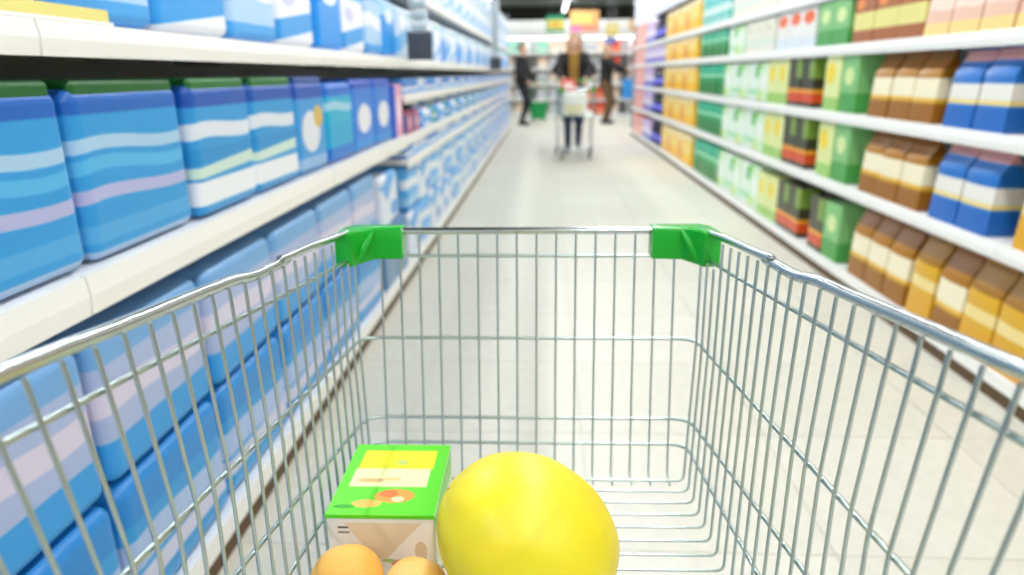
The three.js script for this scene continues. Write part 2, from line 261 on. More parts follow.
sku('coffee', 'pouch', 'coffee_pouch', 0.20, 0.29, 0.13, '#a8700e', [['rect', '#8a5408', 0, 0, 1, 0.22], ['rect', '#f6ebcb', 0, 0.36, 1, 0.64], ['rect', '#e8b83c', 0, 0.64, 1, 0.70], ['rect', '#9a6008', 0, 0.74, 1, 1]], 'brown coffee pouch with cream middle label', 'coffee pouch', { accent: '#8a5212' });
sku('goldcoffee', 'pouch', 'coffee_pouch', 0.20, 0.29, 0.13, '#dca81a', [['rect', '#9a6a0c', 0, 0, 1, 0.3], ['rect', '#f0d890', 0, 0.48, 1, 0.62], ['rect', '#e0a418', 0, 0.7, 1, 1]], 'gold coffee pouch with brown shoulder', 'coffee pouch', { accent: '#a87412' });
sku('bluecream', 'pouch', 'sugar_pouch', 0.20, 0.29, 0.13, '#2a76c4', [['rect', '#dfa0a0', 0, 0, 1, 0.14], ['rect', '#1f6ec0', 0, 0.18, 1, 0.4], ['rect', '#ece8e0', 0, 0.42, 1, 0.62], ['rect', '#f2d98a', 0, 0.62, 1, 0.68], ['rect', '#1a66bc', 0, 0.72, 1, 1]], 'blue pouch with cream middle label', 'sugar pouch', { accent: '#2a6cb4' });
sku('pinkbag', 'pouch', 'rice_pouch', 0.20, 0.23, 0.13, '#ecc0aa', [['rect', '#d89a8a', 0, 0, 1, 0.25], ['wave', '#f6dccb', 0.4, 0.6, 0.06], ['rect', '#f2d488', 0, 0.8, 1, 1]], 'peach pink rice pouch with gold base', 'rice pouch', { accent: '#d8a898' });
sku('orangetop', 'carton', 'biscuit_carton', 0.24, 0.21, 0.14, '#eceae6', [['oval', '#f0662a', 0.5, 0.25, 0.4, 0.16], ['rect', '#dfe6ee', 0, 0.7, 1, 1]], 'white biscuit carton with orange oval', 'carton');
sku('creambox', 'carton', 'biscuit_carton', 0.24, 0.24, 0.14, '#e9e6d6', [['rect', '#dce8d8', 0, 0.6, 1, 0.8], ['oval', '#d6d0b4', 0.4, 0.3, 0.2, 0.1]], 'cream biscuit carton with pale stripe', 'carton');
sku('brownyellow', 'carton', 'biscuit_carton', 0.24, 0.21, 0.14, '#a8602a', [['rect', '#e6dc86', 0, 0.4, 1, 0.75], ['oval', '#e88a3a', 0.3, 0.22, 0.2, 0.12]], 'rust brown biscuit carton with straw band', 'carton');
sku('olive', 'jar', 'olive_jar', 0.13, 0.24, 0.13, '#5c5228', [['rect', '#8a7a3a', 0, 0.2, 1, 0.8]], 'dark olive jar with khaki label', 'jar', { accent: '#3a2c14' });
sku('pasta', 'pouch', 'pasta_pouch', 0.20, 0.27, 0.12, '#ecdca0', [['rect', '#d6a83a', 0, 0, 1, 0.25], ['oval', '#f6efd0', 0.5, 0.6, 0.3, 0.2]], 'straw yellow pasta pouch with gold top', 'pasta pouch', { accent: '#cfa648' });
// kinds — far display
sku('peach', 'carton', 'display_carton', 0.26, 0.26, 0.2, '#f0d2bc', [['rect', '#faf0e6', 0, 0.5, 1, 1]], 'peach and cream carton', 'carton');
sku('redorange', 'carton', 'display_carton', 0.28, 0.27, 0.2, '#ea5a3a', [['rect', '#f6a88e', 0, 0.6, 1, 0.8]], 'red-orange carton', 'carton');
sku('greyish', 'carton', 'display_carton', 0.26, 0.25, 0.2, '#e4e6ea', [['rect', '#b6bcd6', 0, 0.4, 1, 0.6]], 'light grey carton with lavender band', 'carton');
sku('mint', 'carton', 'display_carton', 0.26, 0.25, 0.2, '#8fe0c8', [['rect', '#dff6ee', 0, 0.5, 1, 0.8]], 'mint carton with white band', 'carton');

// ───────────────────────── shelf runs ─────────────────────────
// side: +1 shelves stand at x > XR, -1 at x < XL.  shelves: heights of the shelf tops; the price rail hangs below each top
function bay(side, z0, z1, tops, top, label, group, opt = {}) {
  const b = thing('shelf_bay', label, 'shelf bay', group), X = side > 0 ? XR : XL, D = 0.52, L = z0 - z1;
  b.position.set(X, 0, (z0 + z1) / 2); b.rotation.y = side > 0 ? -Math.PI / 2 : Math.PI / 2;   // local +z faces the aisle, local x along it
  const h = L / 2;
  part('kick_plate', box(-h, h, 0, 0.05, -0.03, 0.002), m_kick, b);
  const base = part('base_deck', box(-h, h, 0.05, 0.105, -D, 0), m_shelf, b);
  part('price_rail', box(-h, h, 0.052, 0.103, 0, 0.008), m_rail, base);
  part('back_panel', box(-h, h, 0.105, top, -D - 0.015, -D), m_back, b);
  for (const s of [-1, 1]) part('upright', box(s * (h - 0.017) - 0.015, s * (h - 0.017) + 0.015, 0, top, -D - 0.045, -D - 0.015), m_post, b);
  for (const [y, rail] of tops) {
    const sh = part('shelf', box(-h + 0.002, h - 0.002, y - 0.03, y, -D, 0), m_shelf, b);
    const g = new THREE.ExtrudeGeometry(new THREE.Shape([[0, 0.002], [0.012, 0.0], [0.016, -rail * 0.5], [0.012, -rail], [0, -rail + 0.004]].map(p => new THREE.Vector2(...p))), { depth: L - 0.004, bevelEnabled: false }).rotateY(-Math.PI / 2).translate(h - 0.002, y, 0);
    part('price_rail', g.rotateY(0), m_rail, sh);
    for (const s of [-1, 1]) part('bracket', box(s * (h - 0.012) - 0.002, s * (h - 0.012) + 0.002, y - 0.05, y - 0.03, -D, -0.36), m_post, sh);
  }
  if (opt.header) part('header_panel', box(-h, h, 1.955, 2.55, -0.03, 0), M(0xdfe2f2, 0.5), b);
  if (opt.header) part('canopy', box(-h, h, 2.53, 2.55, -D, -0.03), m_shelf, b);
  return b;
}
const LN = [[1.237, 0.054], [0.828, 0.068]];
const LF = [[0.69, 0.05], [0.82, 0.05], [1.045, 0.05], [1.237, 0.054], [1.62, 0.05]];
const RT = [[0.55, 0.056], [0.925, 0.056], [1.283, 0.056], [1.588, 0.056]];
{ // blue run, near bays then far bays
  const near = [[0.35, -1.1, 'white steel shelf bay of azure wave-striped packs'], [-1.1, -2.53, 'white steel shelf bay with yellow card on its upper shelf'], [-2.53, -3.95, 'white steel shelf bay holding the royal blue white-oval packs']];
  for (const [a, b2, l] of near) bay(-1, a, b2, LN, 2.3, l, 'shelf bays of the blue run');
  for (let i = 0; i < 9; i++) bay(-1, -3.95 - i * 1.28, -3.95 - (i + 1) * 1.28, LF, 2.3, 'white five-shelf bay of small blue and white packs', 'five-shelf bays of the blue run');
  const names = ['golden coffee pouches', 'blue and cream pouches', 'brown coffee pouches', 'olive and sage tea cartons', 'pale green cereal bags', 'dark green bags', 'yellow snack bags nearest the green bags', 'amber and yellow snack bags', 'violet-labelled dark bottles', 'salmon pink snack cartons'];
  for (let i = 0; i < 10; i++) bay(1, 0.35 - i * 1.43, 0.35 - (i + 1) * 1.43, RT, 2.0, 'white steel shelf bay of ' + names[i], 'shelf bays of the mixed run', { header: true });
}
// end uprights of the two runs
{
  const e = single('end_post', rbox(0.06, 2.55, 0.06, 0.008).translate(0, 1.275, 0), m_post, 'tall grey post at the end of the header panel run', 'post'); e.position.set(XR + 0.04, 0, -14.0);
  const e2 = single('end_post', rbox(0.05, 2.32, 0.05, 0.008).translate(0, 1.16, 0), m_post, 'grey post at the end of the blue packs run', 'post'); e2.position.set(XL - 0.05, 0, -15.52);
}
// products on the blue run
const UPL = 'upper shelf above the trolley', MID = 'white-edged middle shelf', LOW = 'base deck beside the trolley';
fill(-1, ['paleblue', 'whitesky'], 1.238, 0.2, -2.55, UPL); fill(-1, ['brightblue', 'whitesky', 'paleblue'], 1.238, -2.57, -3.94, UPL);
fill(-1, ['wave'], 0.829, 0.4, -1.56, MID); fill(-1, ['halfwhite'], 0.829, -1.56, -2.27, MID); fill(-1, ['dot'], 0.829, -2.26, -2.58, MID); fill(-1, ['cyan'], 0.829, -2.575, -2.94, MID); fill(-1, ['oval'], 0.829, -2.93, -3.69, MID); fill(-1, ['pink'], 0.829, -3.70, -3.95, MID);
fill(-1, ['azurebig'], 0.106, 0.2, -3.3, LOW);
{ let z = 0.2; while (z > -2.9) { place('lilac', XL - 0.136, 0.414, z - 0.215, Math.PI / 2, 'azure packs of the base deck'); z -= 0.43; } }
fill(-1, ['brownbox'], 0.106, -3.32, -3.94, LOW); fill(-1, ['whitebig'], 0.408, -3.32, -3.94, 'steel blue cartons');
const FAR = i => ['base deck of the five-shelf bays', 'lowest thin shelf', 'shelf with small bottles', 'narrow shelf at rail height', 'chest-high shelf', 'top shelf of the five-shelf bays'][i];
fill(-1, ['whitebig', 'skybig', 'whitebig', 'whitebig'], 0.106, -3.97, -15.4, FAR(0)); fill(-1, ['skybig', 'whitebig'], 0.378, -3.97, -15.4, 'packs of the base deck');
fill(-1, ['bluebox', 'whitebox', 'whitebox', 'bluebox'], 0.691, -3.97, -15.4, FAR(1));
fill(-1, ['softener', 'softener', 'whitebottle', 'whitebottle', 'softener', 'greenbottle'], 0.821, -4.45, -15.4, FAR(2)); fill(-1, ['redbox'], 0.821, -3.97, -4.45, FAR(2));
fill(-1, ['bluebox', 'bluebox', 'whitebox'], 1.046, -3.97, -15.4, FAR(3));
fill(-1, ['talltop', 'tallwhite', 'brightblue'], 1.238, -3.97, -15.4, FAR(4));
fill(-1, ['tallwhite', 'talltop'], 1.621, -3.97, -15.4, FAR(5)); fill(-1, ['talltop', 'tallwhite', 'tallwhite'], 1.892, -3.97, -15.4, 'packs of the top shelf');
// products on the mixed run
const RN = ['base deck of the mixed run', 'second shelf of the mixed run', 'third shelf of the mixed run', 'fourth shelf of the mixed run', 'top shelf under the header panel'];
const RY = [0.106, 0.551, 0.926, 1.284, 1.589];
const RH = [0.355, 0.315, 0.298, 0.248, 0.318];      // height that the goods of a row fill
const zone = (r, keys, a, b) => fill(1, keys, RY[r], a, b, RN[r], RH[r]);
for (let r = 0; r < 5; r++) {
  zone(r, ['salmon'], -12.3, -13.85); zone(r, ['lilacbox'], -11.3, -12.3);
  zone(r, r === 3 ? ['lilacbox'] : ['violet'], -10.3, -11.3);
  zone(r, ['yellow', 'yellow', 'orange'], -8.1, -10.3);
  zone(r, r === 4 ? ['tealpack'] : ['green'], -6.8, -8.1);
  if (r < 3) {
    zone(r, ['palegreen', 'mintwhite'], -5.45, -6.8); zone(r, ['lime'], -5.0, -5.45); zone(r, ['darkred'], -4.53, -5.0); zone(r, ['sage', r === 0 ? 'darkred' : 'lime'], -3.9, -4.55);
    zone(r, ['coffee'], -3.12, -3.92);
    if (r === 0) zone(r, ['goldcoffee', 'coffee', 'goldcoffee'], -0.6, -3.12); else { zone(r, ['bluecream'], -2.62, -3.12); zone(r, ['goldcoffee', 'coffee'], -0.6, -2.62); }
  } else if (r === 3) {
    zone(r, ['palegreen', 'mintwhite'], -6.2, -6.8); zone(r, ['creambox'], -5.4, -6.2); zone(r, ['orangetop'], -4.6, -5.4); zone(r, ['sage'], -4.1, -4.6); zone(r, ['brownyellow'], -3.3, -4.1); zone(r, ['pinkbag'], -0.6, -3.3);
  } else { zone(r, ['creambox'], -4.9, -6.8); zone(r, ['olive'], -4.0, -4.9); zone(r, ['pasta'], -0.6, -4.0); }
}
// yellow card standing on the upper shelf; blue flag at the far end
{
  const c = thing('shelf_card', 'long pale yellow price card on the upper shelf edge', 'price card'); c.position.set(XL + 0.006, 1.238, -1.15);
  part('card', box(-0.0015, 0.0015, 0, 0.026, -0.15, 0.15), M(0xe9df86, 0.6), c); part('clip', box(-0.003, 0.003, 0, 0.006, -0.16, 0.16), m_white, c);
  const f = thing('aisle_flag', 'small bright blue flag sign at the far shelf end', 'sign'); f.position.set(XR - 0.02, 0.66, -13.6);
  part('panel', rbox(0.2, 0.36, 0.006, 0.003).translate(-0.1, 0.19, 0), M(0x2c9ae6, 0.5), f); part('bracket', box(-0.01, 0.02, 0, 0.38, -0.006, 0.006), m_post, f);
}
// hanging strips of small packets ending in a dark card
function clipStrip(x, z, y0, cardW, n, label) {
  const t = thing('clip_strip', label, 'hanging strip'); t.position.set(x, y0, z);
  part('card', rbox(cardW, cardW * 1.08, 0.008, 0.003).translate(0, cardW * 0.54, 0), M(0x3d4450, 0.6), t);
  part('strip', box(-0.012, 0.012, cardW, cardW + n * 0.062, -0.002, 0.002), m_white, t);
  part('hook', sweep([V(0, cardW + n * 0.062, 0), V(0, cardW + n * 0.062 + 0.03, 0), V(-0.06, cardW + n * 0.062 + 0.03, 0)], 0.003, 5), m_post, t);
  for (let i = 0; i < n; i++) {
    const p = thing('hanging_packet', `pale blister packet on the ${label}`.split(' ').slice(0, 15).join(' '), 'packet', `packets on the ${label}`); p.position.set(x, y0 + cardW + 0.006 + i * 0.062, z + 0.005);
    part('backing_card', box(-cardW * 0.36, cardW * 0.36, 0, 0.054, 0, 0.002), M(0xd8dfe4, 0.5), p); part('blister', rbox(cardW * 0.55, 0.028, 0.016, 0.006).translate(0, 0.022, 0.009), M(0x9fb4c0, 0.3), p);
  }
}
clipStrip(XL + 0.09, -4.05, 1.225, 0.14, 8, 'clip strip with dark card before the first five-shelf bay');
clipStrip(XL + 0.09, -10.0, 1.2, 0.15, 12, 'clip strip with dark card far down the blue run');

// ───────────────────────── the far cross aisle ─────────────────────────
{
  const zF = -18.7;
  const d = thing('display_shelf', 'white display shelf unit across the far end', 'shelf unit'); d.position.set(0.8, 0, zF);
  part('plinth', box(-2.6, 2.6, 0, 0.12, -0.5, 0), m_white, d); part('back_panel', box(-2.6, 2.6, 0.12, 2.05, -0.52, -0.5), m_back, d);
  for (const x of [-2.6, -1.3, 0, 1.3, 2.6]) part('upright', box(x - 0.02, x + 0.02, 0, 2.05, -0.5, -0.09), m_white, d);
  for (const y of [0.5, 0.88, 1.26, 1.64]) { const s = part('shelf', box(-2.58, 2.58, y - 0.03, y, -0.5, 0), m_shelf, d); part('price_rail', box(-2.58, 2.58, y - 0.05, y, 0, 0.012), m_rail, s); }
  const fa = part('fascia', rbox(5.2, 0.36, 0.5, 0.03).translate(0, 2.23, -0.2), M(0xf6f8fa, 0.4), d); part('trim_strip', box(-2.58, 2.58, 2.14, 2.16, 0.05, 0.06), M(0xb9c2cc, 0.5), fa);
  const rows = [0.121, 0.501, 0.881, 1.261, 1.641];
  const pick = (x, r) => x > 0.95 && x < 1.6 && r < 2 ? 'redorange' : x > 1.6 ? (r < 3 ? 'peach' : 'redorange') : x < -0.1 && r === 4 ? 'mint' : ['peach', 'greyish', 'greyish', 'peach', 'greyish'][(r + Math.round(x * 3) + 20) % 5];
  for (let r = 0; r < 5; r++) for (let k = 0; k < 17; k++) { const x = -1.62 + k * 0.302; if (Math.abs(((x - 0.8 + 2.6 + 0.65) % 1.3) - 0.65) < 0.155) continue; place(pick(x, r), x, rows[r], zF - 0.14, 0, ['bottom row of the far display', 'second row of the far display', 'third row of the far display', 'fourth row of the far display', 'top row of the far display'][r]); }
}
[[-0.5, 1.82], [2.1, 1.82]].forEach(([x], i) => {
  const l = thing('canopy_lamp', ['white tube lamp under the fascia above mint cartons', 'white tube lamp under the fascia above red-orange cartons'][i], 'lamp'); l.position.set(x, 1.9898, -18.73);
  part('tube', sweep([V(-1.2, 0, 0), V(1.2, 0, 0)], 0.016, 10), new THREE.MeshStandardMaterial({ color: 0xffffff, emissive: LAMP_COLOR, emissiveIntensity: 4, roughness: 0.5 }), l);
  part('holder', box(-1.22, 1.22, 0.017, 0.06, -0.03, 0.03), m_white, l);
  const a = new THREE.RectAreaLight(LAMP_COLOR, 26, 2.4, 0.04); a.position.set(0, -0.02, 0); a.rotation.x = -Math.PI / 2 + 0.5; a.name = 'canopy_light'; l.add(a);
});
function hangSign(x, y, z, w, h, col, ops, label) {
  const s = thing('hanging_sign', label, 'sign'); s.position.set(x, y, z);
  const g = rbox(w, h, 0.02, 0.006).translate(0, h / 2, 0);
  part('board', planarUV(g, w, h), new THREE.MeshStandardMaterial({ map: print(col, ops), roughness: 0.5 }), s);
  for (const k of [-0.24, 0.24]) part('suspension_rod', box(k * w - 0.004, k * w + 0.004, h, CEIL_Y - y, -0.004, 0.004), m_post, s);
}
hangSign(0.19, 2.06, -17.6, 0.44, 0.38, '#2aa07c', [['rect', '#f0d860', 0.08, 0.25, 0.95, 0.8], ['oval', '#e0b050', 0.5, 0.55, 0.25, 0.15]], 'green hanging sign with yellow panel');
hangSign(0.86, 2.05, -17.4, 0.68, 0.48, '#fbc07a', [['rect', '#f4e680', 0.1, 0.15, 0.75, 0.6], ['rect', '#f08ac0', 0, 0.68, 0.4, 1], ['rect', '#f6a088', 0.4, 0.68, 1, 1]], 'apricot hanging sign with pink base');
hangSign(1.55, 1.99, -17.8, 0.30, 0.26, '#f2e37c', [['rect', '#f8f0b4', 0.2, 0.2, 0.8, 0.6]], 'small pale yellow hanging card');
hangSign(1.53, 1.80, -18.0, 0.26, 0.17, '#6e78d6', [['rect', '#a8b0ee', 0.1, 0.4, 0.9, 0.6]], 'small violet-blue hanging card');
hangSign(2.06, 2.08, -17.8, 0.24, 0.26, '#f8c47c', [['rect', '#fbe0b4', 0.2, 0.2, 0.8, 0.5]], 'small orange hanging card');
{ // wheeled shopping basket standing on the floor by the man
  const b = thing('wheeled_basket', 'green wheeled shopping basket with tall handle', 'basket'); b.position.set(-0.2, 0, -17.6);
  const m = M(0x0f9a50, 0.4);
  const shell = new THREE.Shape([[-0.17, 0.08], [0.17, 0.08], [0.22, 0.46], [-0.22, 0.46]].map(p => new THREE.Vector2(...p)));
  part('front_wall', new THREE.ExtrudeGeometry(shell, { depth: 0.012, bevelEnabled: false }).translate(0, 0, 0.14), m, b); part('back_wall', new THREE.ExtrudeGeometry(shell, { depth: 0.012, bevelEnabled: false }).translate(0, 0, -0.15), m, b);
  for (const s of [-1, 1]) { const q = box(-0.006, 0.006, 0, 0.385, -0.14, 0.15); q.rotateZ(-s * 0.13); part('side_wall', q.translate(s * 0.172, 0.08, 0), m, b); }
  part('bottom', box(-0.17, 0.17, 0.08, 0.092, -0.14, 0.15), m, b);
  part('rim', sweep(fillet([V(0, 0.46, 0.155), V(0.225, 0.46, 0.155), V(0.225, 0.46, -0.145), V(-0.225, 0.46, -0.145), V(-0.225, 0.46, 0.155), V(0, 0.46, 0.155)], 0.03), 0.012, 6), m, b);
  part('handle', sweep(fillet([V(0.16, 0.1, -0.16), V(0.16, 0.98, -0.2), V(-0.16, 0.98, -0.2), V(-0.16, 0.1, -0.16)], 0.04), 0.012, 6), m, b);
  for (const x of [-0.14, 0.14]) for (const z of [-0.12, 0.12]) part('wheel', new THREE.CylinderGeometry(0.04, 0.04, 0.025, 14).rotateZ(Math.PI / 2).translate(x, 0.04, z), M(0x2a2a2a, 0.6), b);
}

// ───────────────────────── people ─────────────────────────
function nets(f, lo, hi, c) {        // surface nets of a distance field
  const n = [0, 1, 2].map(k => Math.ceil((hi[k] - lo[k]) / c) + 1), [nx, ny, nz] = n, val = new Float32Array(nx * ny * nz);
  const id = (i, j, k) => i + nx * (j + ny * k);
  for (let k = 0; k < nz; k++) for (let j = 0; j < ny; j++) for (let i = 0; i < nx; i++) val[id(i, j, k)] = f(lo[0] + i * c, lo[1] + j * c, lo[2] + k * c);
  const vid = new Int32Array(nx * ny * nz).fill(-1), P = [], I = [];
  for (let k = 0; k < nz - 1; k++) for (let j = 0; j < ny - 1; j++) for (let i = 0; i < nx - 1; i++) {
    let m = 0, sx = 0, sy = 0, sz = 0, cnt = 0; const v = [];
    for (let q = 0; q < 8; q++) { v.push(val[id(i + (q & 1), j + (q >> 1 & 1), k + (q >> 2))]); if (v[q] < 0) m |= 1 << q; }
    if (m === 0 || m === 255) continue;
    for (let a = 0; a < 8; a++) for (const bt of [1, 2, 4]) { const b = a | bt; if (a === b) continue; if ((v[a] < 0) !== (v[b] < 0)) { const t = v[a] / (v[a] - v[b]); sx += (a & 1) + ((b & 1) - (a & 1)) * t; sy += (a >> 1 & 1) + ((b >> 1 & 1) - (a >> 1 & 1)) * t; sz += (a >> 2) + ((b >> 2) - (a >> 2)) * t; cnt++; } }
    vid[id(i, j, k)] = P.length / 3; P.push(lo[0] + (i + sx / cnt) * c, lo[1] + (j + sy / cnt) * c, lo[2] + (k + sz / cnt) * c);
  }
  const quad = (a, b, c2, d, flip) => { if (a < 0 || b < 0 || c2 < 0 || d < 0) return; flip ? I.push(a, c2, b, a, d, c2) : I.push(a, b, c2, a, c2, d); };
  for (let k = 1; k < nz - 1; k++) for (let j = 1; j < ny - 1; j++) for (let i = 1; i < nx - 1; i++) {
    const s = val[id(i, j, k)] < 0;
    if (s !== val[id(i + 1, j, k)] < 0) quad(vid[id(i, j - 1, k - 1)], vid[id(i, j, k - 1)], vid[id(i, j, k)], vid[id(i, j - 1, k)], !s);
    if (s !== val[id(i, j + 1, k)] < 0) quad(vid[id(i - 1, j, k - 1)], vid[id(i - 1, j, k)], vid[id(i, j, k)], vid[id(i, j, k - 1)], !s);
    if (s !== val[id(i, j, k + 1)] < 0) quad(vid[id(i - 1, j - 1, k)], vid[id(i, j - 1, k)], vid[id(i, j, k)], vid[id(i - 1, j, k)], !s);
  }
  const g = new THREE.BufferGeometry(); g.setAttribute('position', new THREE.Float32BufferAttribute(P, 3)); g.setIndex(I); g.computeVertexNormals(); return g;
}
const cone = (a, b, ra, rb) => { const dx = b[0] - a[0], dy = b[1] - a[1], dz = b[2] - a[2], l = dx * dx + dy * dy + dz * dz || 1e-9; return (x, y, z) => { const t = Math.min(1, Math.max(0, ((x - a[0]) * dx + (y - a[1]) * dy + (z - a[2]) * dz) / l)); return Math.hypot(x - a[0] - dx * t, y - a[1] - dy * t, z - a[2] - dz * t) - (ra + (rb - ra) * t); }; };
const ell = (c, r) => (x, y, z) => { const k = Math.hypot((x - c[0]) / r[0], (y - c[1]) / r[1], (z - c[2]) / r[2]); return (k - 1) * Math.min(...r); };
const smin = (a, b, k) => { const h = Math.max(0, k - Math.abs(a - b)) / k; return Math.min(a, b) - h * h * k / 4; };
const union = (fs, k) => (x, y, z) => { let d = 9; for (const f of fs) d = smin(d, f(x, y, z), k); return d; };
const cut = (f, test) => (x, y, z) => Math.max(f(x, y, z), test(x, y, z));
const grow = (f, r) => (x, y, z) => f(x, y, z) - r;
function mid(a, b, len, pole) {   // elbow or knee between two joints for two bones of equal length
  const A = V(...a), B = V(...b), d = B.clone().sub(A), L = Math.min(d.length(), 2 * len - 0.002), h = Math.sqrt(len * len - L * L / 4), p = V(...pole); const u = d.normalize(); p.addScaledVector(u, -p.dot(u)).normalize();
  return A.clone().addScaledVector(u, L / 2).addScaledVector(p, h).toArray();
}
function person(o) {
  const root = thing('person', o.label, 'person'); root.position.set(...o.at); root.rotation.y = o.turn; root.scale.setScalar(o.height / 1.70);
  const S = o.broad ?? 1;
  const hip = [[-0.088, 0.90, 0], [0.088, 0.90, 0]], sh = [[-0.165 * S, 1.37, 0], [0.165 * S, 1.37, 0]];
  const feet = o.feet, knee = [0, 1].map(i => mid(hip[i], [feet[i][0], feet[i][1] + 0.09, feet[i][2]], 0.425, [0, 0, 1]));
  const elbow = [0, 1].map(i => mid(sh[i], o.hands[i], 0.275, o.poles?.[i] ?? [i ? 0.6 : -0.6, -0.7, -0.5]));
  const torso = [ell([0, 1.22, 0.0], [0.155 * S, 0.20, 0.105]), ell([0, 1.05, 0], [0.13 * S, 0.16, 0.095]), ell([0, 0.93, -0.01], [0.158 * S, 0.12, 0.115]), cone([-0.13 * S, 1.375, 0], [0.13 * S, 1.375, 0], 0.055, 0.055)];
  const neck = cone([0, 1.39, -0.005], [0, 1.50, 0.01], 0.055, 0.048);
  const arms = [0, 1].flatMap(i => [cone(sh[i], elbow[i], 0.052, 0.041), cone(elbow[i], o.hands[i], 0.040, 0.027)]);
  const legs = [0, 1].flatMap(i => [cone(hip[i], knee[i], 0.085, 0.056), cone(knee[i], [feet[i][0], feet[i][1] + 0.09, feet[i][2]], 0.053, 0.036)]);
  const footF = [0, 1].map(i => cone([feet[i][0], feet[i][1] + 0.045, feet[i][2] - 0.03], [feet[i][0] + (i ? 0.015 : -0.015), feet[i][1] + 0.035, feet[i][2] + 0.14], 0.04, 0.032));
  const bodyF = union([...torso, neck, ...arms, ...legs, ...footF], 0.05);
  const lo = [-0.75, -0.03, -0.55], hi = [0.75, 1.50, 0.75], geos = [nets(bodyF, lo, hi, 0.018)];
  // head, on its own finer grid
  const H = [0, 1.585, 0.015];
  const headF = union([ell(H, [0.074, 0.108, 0.092]), ell([0, 1.535, 0.045], [0.055, 0.06, 0.055]), cone([0, 1.58, 0.105], [0, 1.557, 0.122], 0.008, 0.013), ell([-0.077, 1.578, 0.005], [0.012, 0.03, 0.02]), ell([0.077, 1.578, 0.005], [0.012, 0.03, 0.02]), cone([0, 1.44, 0], [0, 1.52, 0.01], 0.05, 0.046), cone([-0.02, 1.527, 0.098], [0.02, 1.527, 0.098], 0.006, 0.006)], 0.022);
  geos.push(nets(headF, [-0.12, 1.44, -0.12], [0.12, 1.72, 0.16], 0.008));
  // hands: palm and five bent fingers each
  [0, 1].forEach(i => {
    const w = V(...o.hands[i]), f = w.clone().sub(V(...elbow[i])).normalize(), s = V(i ? -1 : 1, 0, 0).addScaledVector(f, -f.x * (i ? -1 : 1)).normalize(), d = f.clone().cross(s).normalize(); if (d.y > 0) d.negate();
    const at = (a, b, c) => w.clone().addScaledVector(f, a).addScaledVector(s, b).addScaledVector(d, c).toArray();
    const fs = [cone(at(0.0, 0, 0), at(0.075, 0.012, 0), 0.026, 0.02), cone(at(0.03, -0.014, 0), at(0.078, -0.018, 0), 0.018, 0.016)];
    [[-0.027, 0.055], [-0.009, 0.066], [0.010, 0.070], [0.028, 0.060]].forEach(([b, L]) => { fs.push(cone(at(0.075, b, 0), at(0.075 + L * 0.5, b, 0.012), 0.0095, 0.009), cone(at(0.075 + L * 0.5, b, 0.012), at(0.075 + L * 0.62, b, 0.045), 0.009, 0.008)); });
    fs.push(cone(at(0.025, 0.024, 0.004), at(0.06, 0.048, 0.014), 0.011, 0.01), cone(at(0.06, 0.048, 0.014), at(0.08, 0.046, 0.036), 0.01, 0.008));
    const c = at(0.06, 0, 0.01); geos.push(nets(union(fs, 0.008), c.map(v => v - 0.13), c.map(v => v + 0.13), 0.006));
  });
  part('body', mergeGeometries(geos), M(0xe0b49a, 0.6), root);
  for (const s of [-1, 1]) part('eye', new THREE.SphereGeometry(0.009, 8, 6).translate(s * 0.03, 1.588, 0.098), M(0x2c2420, 0.3), root);
  // clothes follow the same bones
  const handCut = (x, y, z) => { let m = 9; for (let i = 0; i < 2; i++) { const a = o.hands[i], e = elbow[i]; const u = [a[0] - e[0], a[1] - e[1], a[2] - e[2]], l = Math.hypot(...u); const t = ((x - a[0]) * u[0] + (y - a[1]) * u[1] + (z - a[2]) * u[2]) / l; const r = Math.hypot(x - a[0], y - a[1], z - a[2]); if (r < 0.12) m = Math.min(m, -(t + 0.01)); } return m === 9 ? -1 : -m; };
  const upper = union([...torso, ...arms], 0.05);
  const legsU = union([torso[2], ...legs], 0.06);
  part('trousers', nets(cut(grow(legsU, 0.014), (x, y) => Math.max(y - 0.99, (o.hem ?? 0.09) - y)), lo, [0.5, 1.05, 0.6], 0.018), M(o.trousers, 0.85), root);
  part('sweater', nets(cut(grow(union(torso, 0.05), 0.012), (x, y) => Math.max(y - 1.435, 0.93 - y)), [-0.3, 0.85, -0.2], [0.3, 1.5, 0.25], 0.014), M(o.sweater, 0.9), root);
  part('jacket', nets(cut(cut(grow(upper, 0.024), handCut), (x, y, z) => Math.max(y - 1.44, (o.jacketHem ?? 0.86) - y, o.open ? Math.min(z - 0.03, (o.open - 0.4 * Math.max(0, 1.0 - y)) - Math.abs(x)) : -1)), [-0.75, 0.6, -0.5], [0.75, 1.5, 0.75], 0.015), M(o.jacket, 0.8), root);
  [0, 1].forEach(i => { const c = feet[i]; part('shoe', nets(cut(grow(union([footF[i], cone([c[0], c[1] + 0.05, c[2] - 0.02], [c[0], c[1] + 0.1, c[2] - 0.01], 0.04, 0.04)], 0.03), 0.008), (x, y) => Math.max(c[1] + 0.004 - y, y - c[1] - 0.115)), [c[0] - 0.12, c[1] - 0.02, c[2] - 0.14], [c[0] + 0.12, c[1] + 0.16, c[2] + 0.24], 0.01), M(o.shoes ?? 0x2b2a2c, 0.5), root); });
  const cap2 = cut(grow(ell([0, 1.60, 0.0], [0.082, 0.108, 0.1]), 0.006), (x, y, z) => Math.max(Math.min(z - 0.02 - Math.max(0, y - 1.62) * 1.2, 1.66 - y), 1.52 - y));
  const hairF = o.longHair ? union([cap2, cone([-0.075, 1.6, -0.03], [-0.1, 1.22, 0.07], 0.035, 0.03), cone([0.075, 1.6, -0.03], [0.1, 1.24, 0.07], 0.035, 0.03), cone([0, 1.6, -0.07], [0, 1.3, -0.13], 0.06, 0.06)], 0.05) : cap2;
  part('hair', nets(hairF, [-0.2, 1.12, -0.24], [0.2, 1.76, 0.2], 0.011), M(o.hair, 0.7), root);
  return root;
}
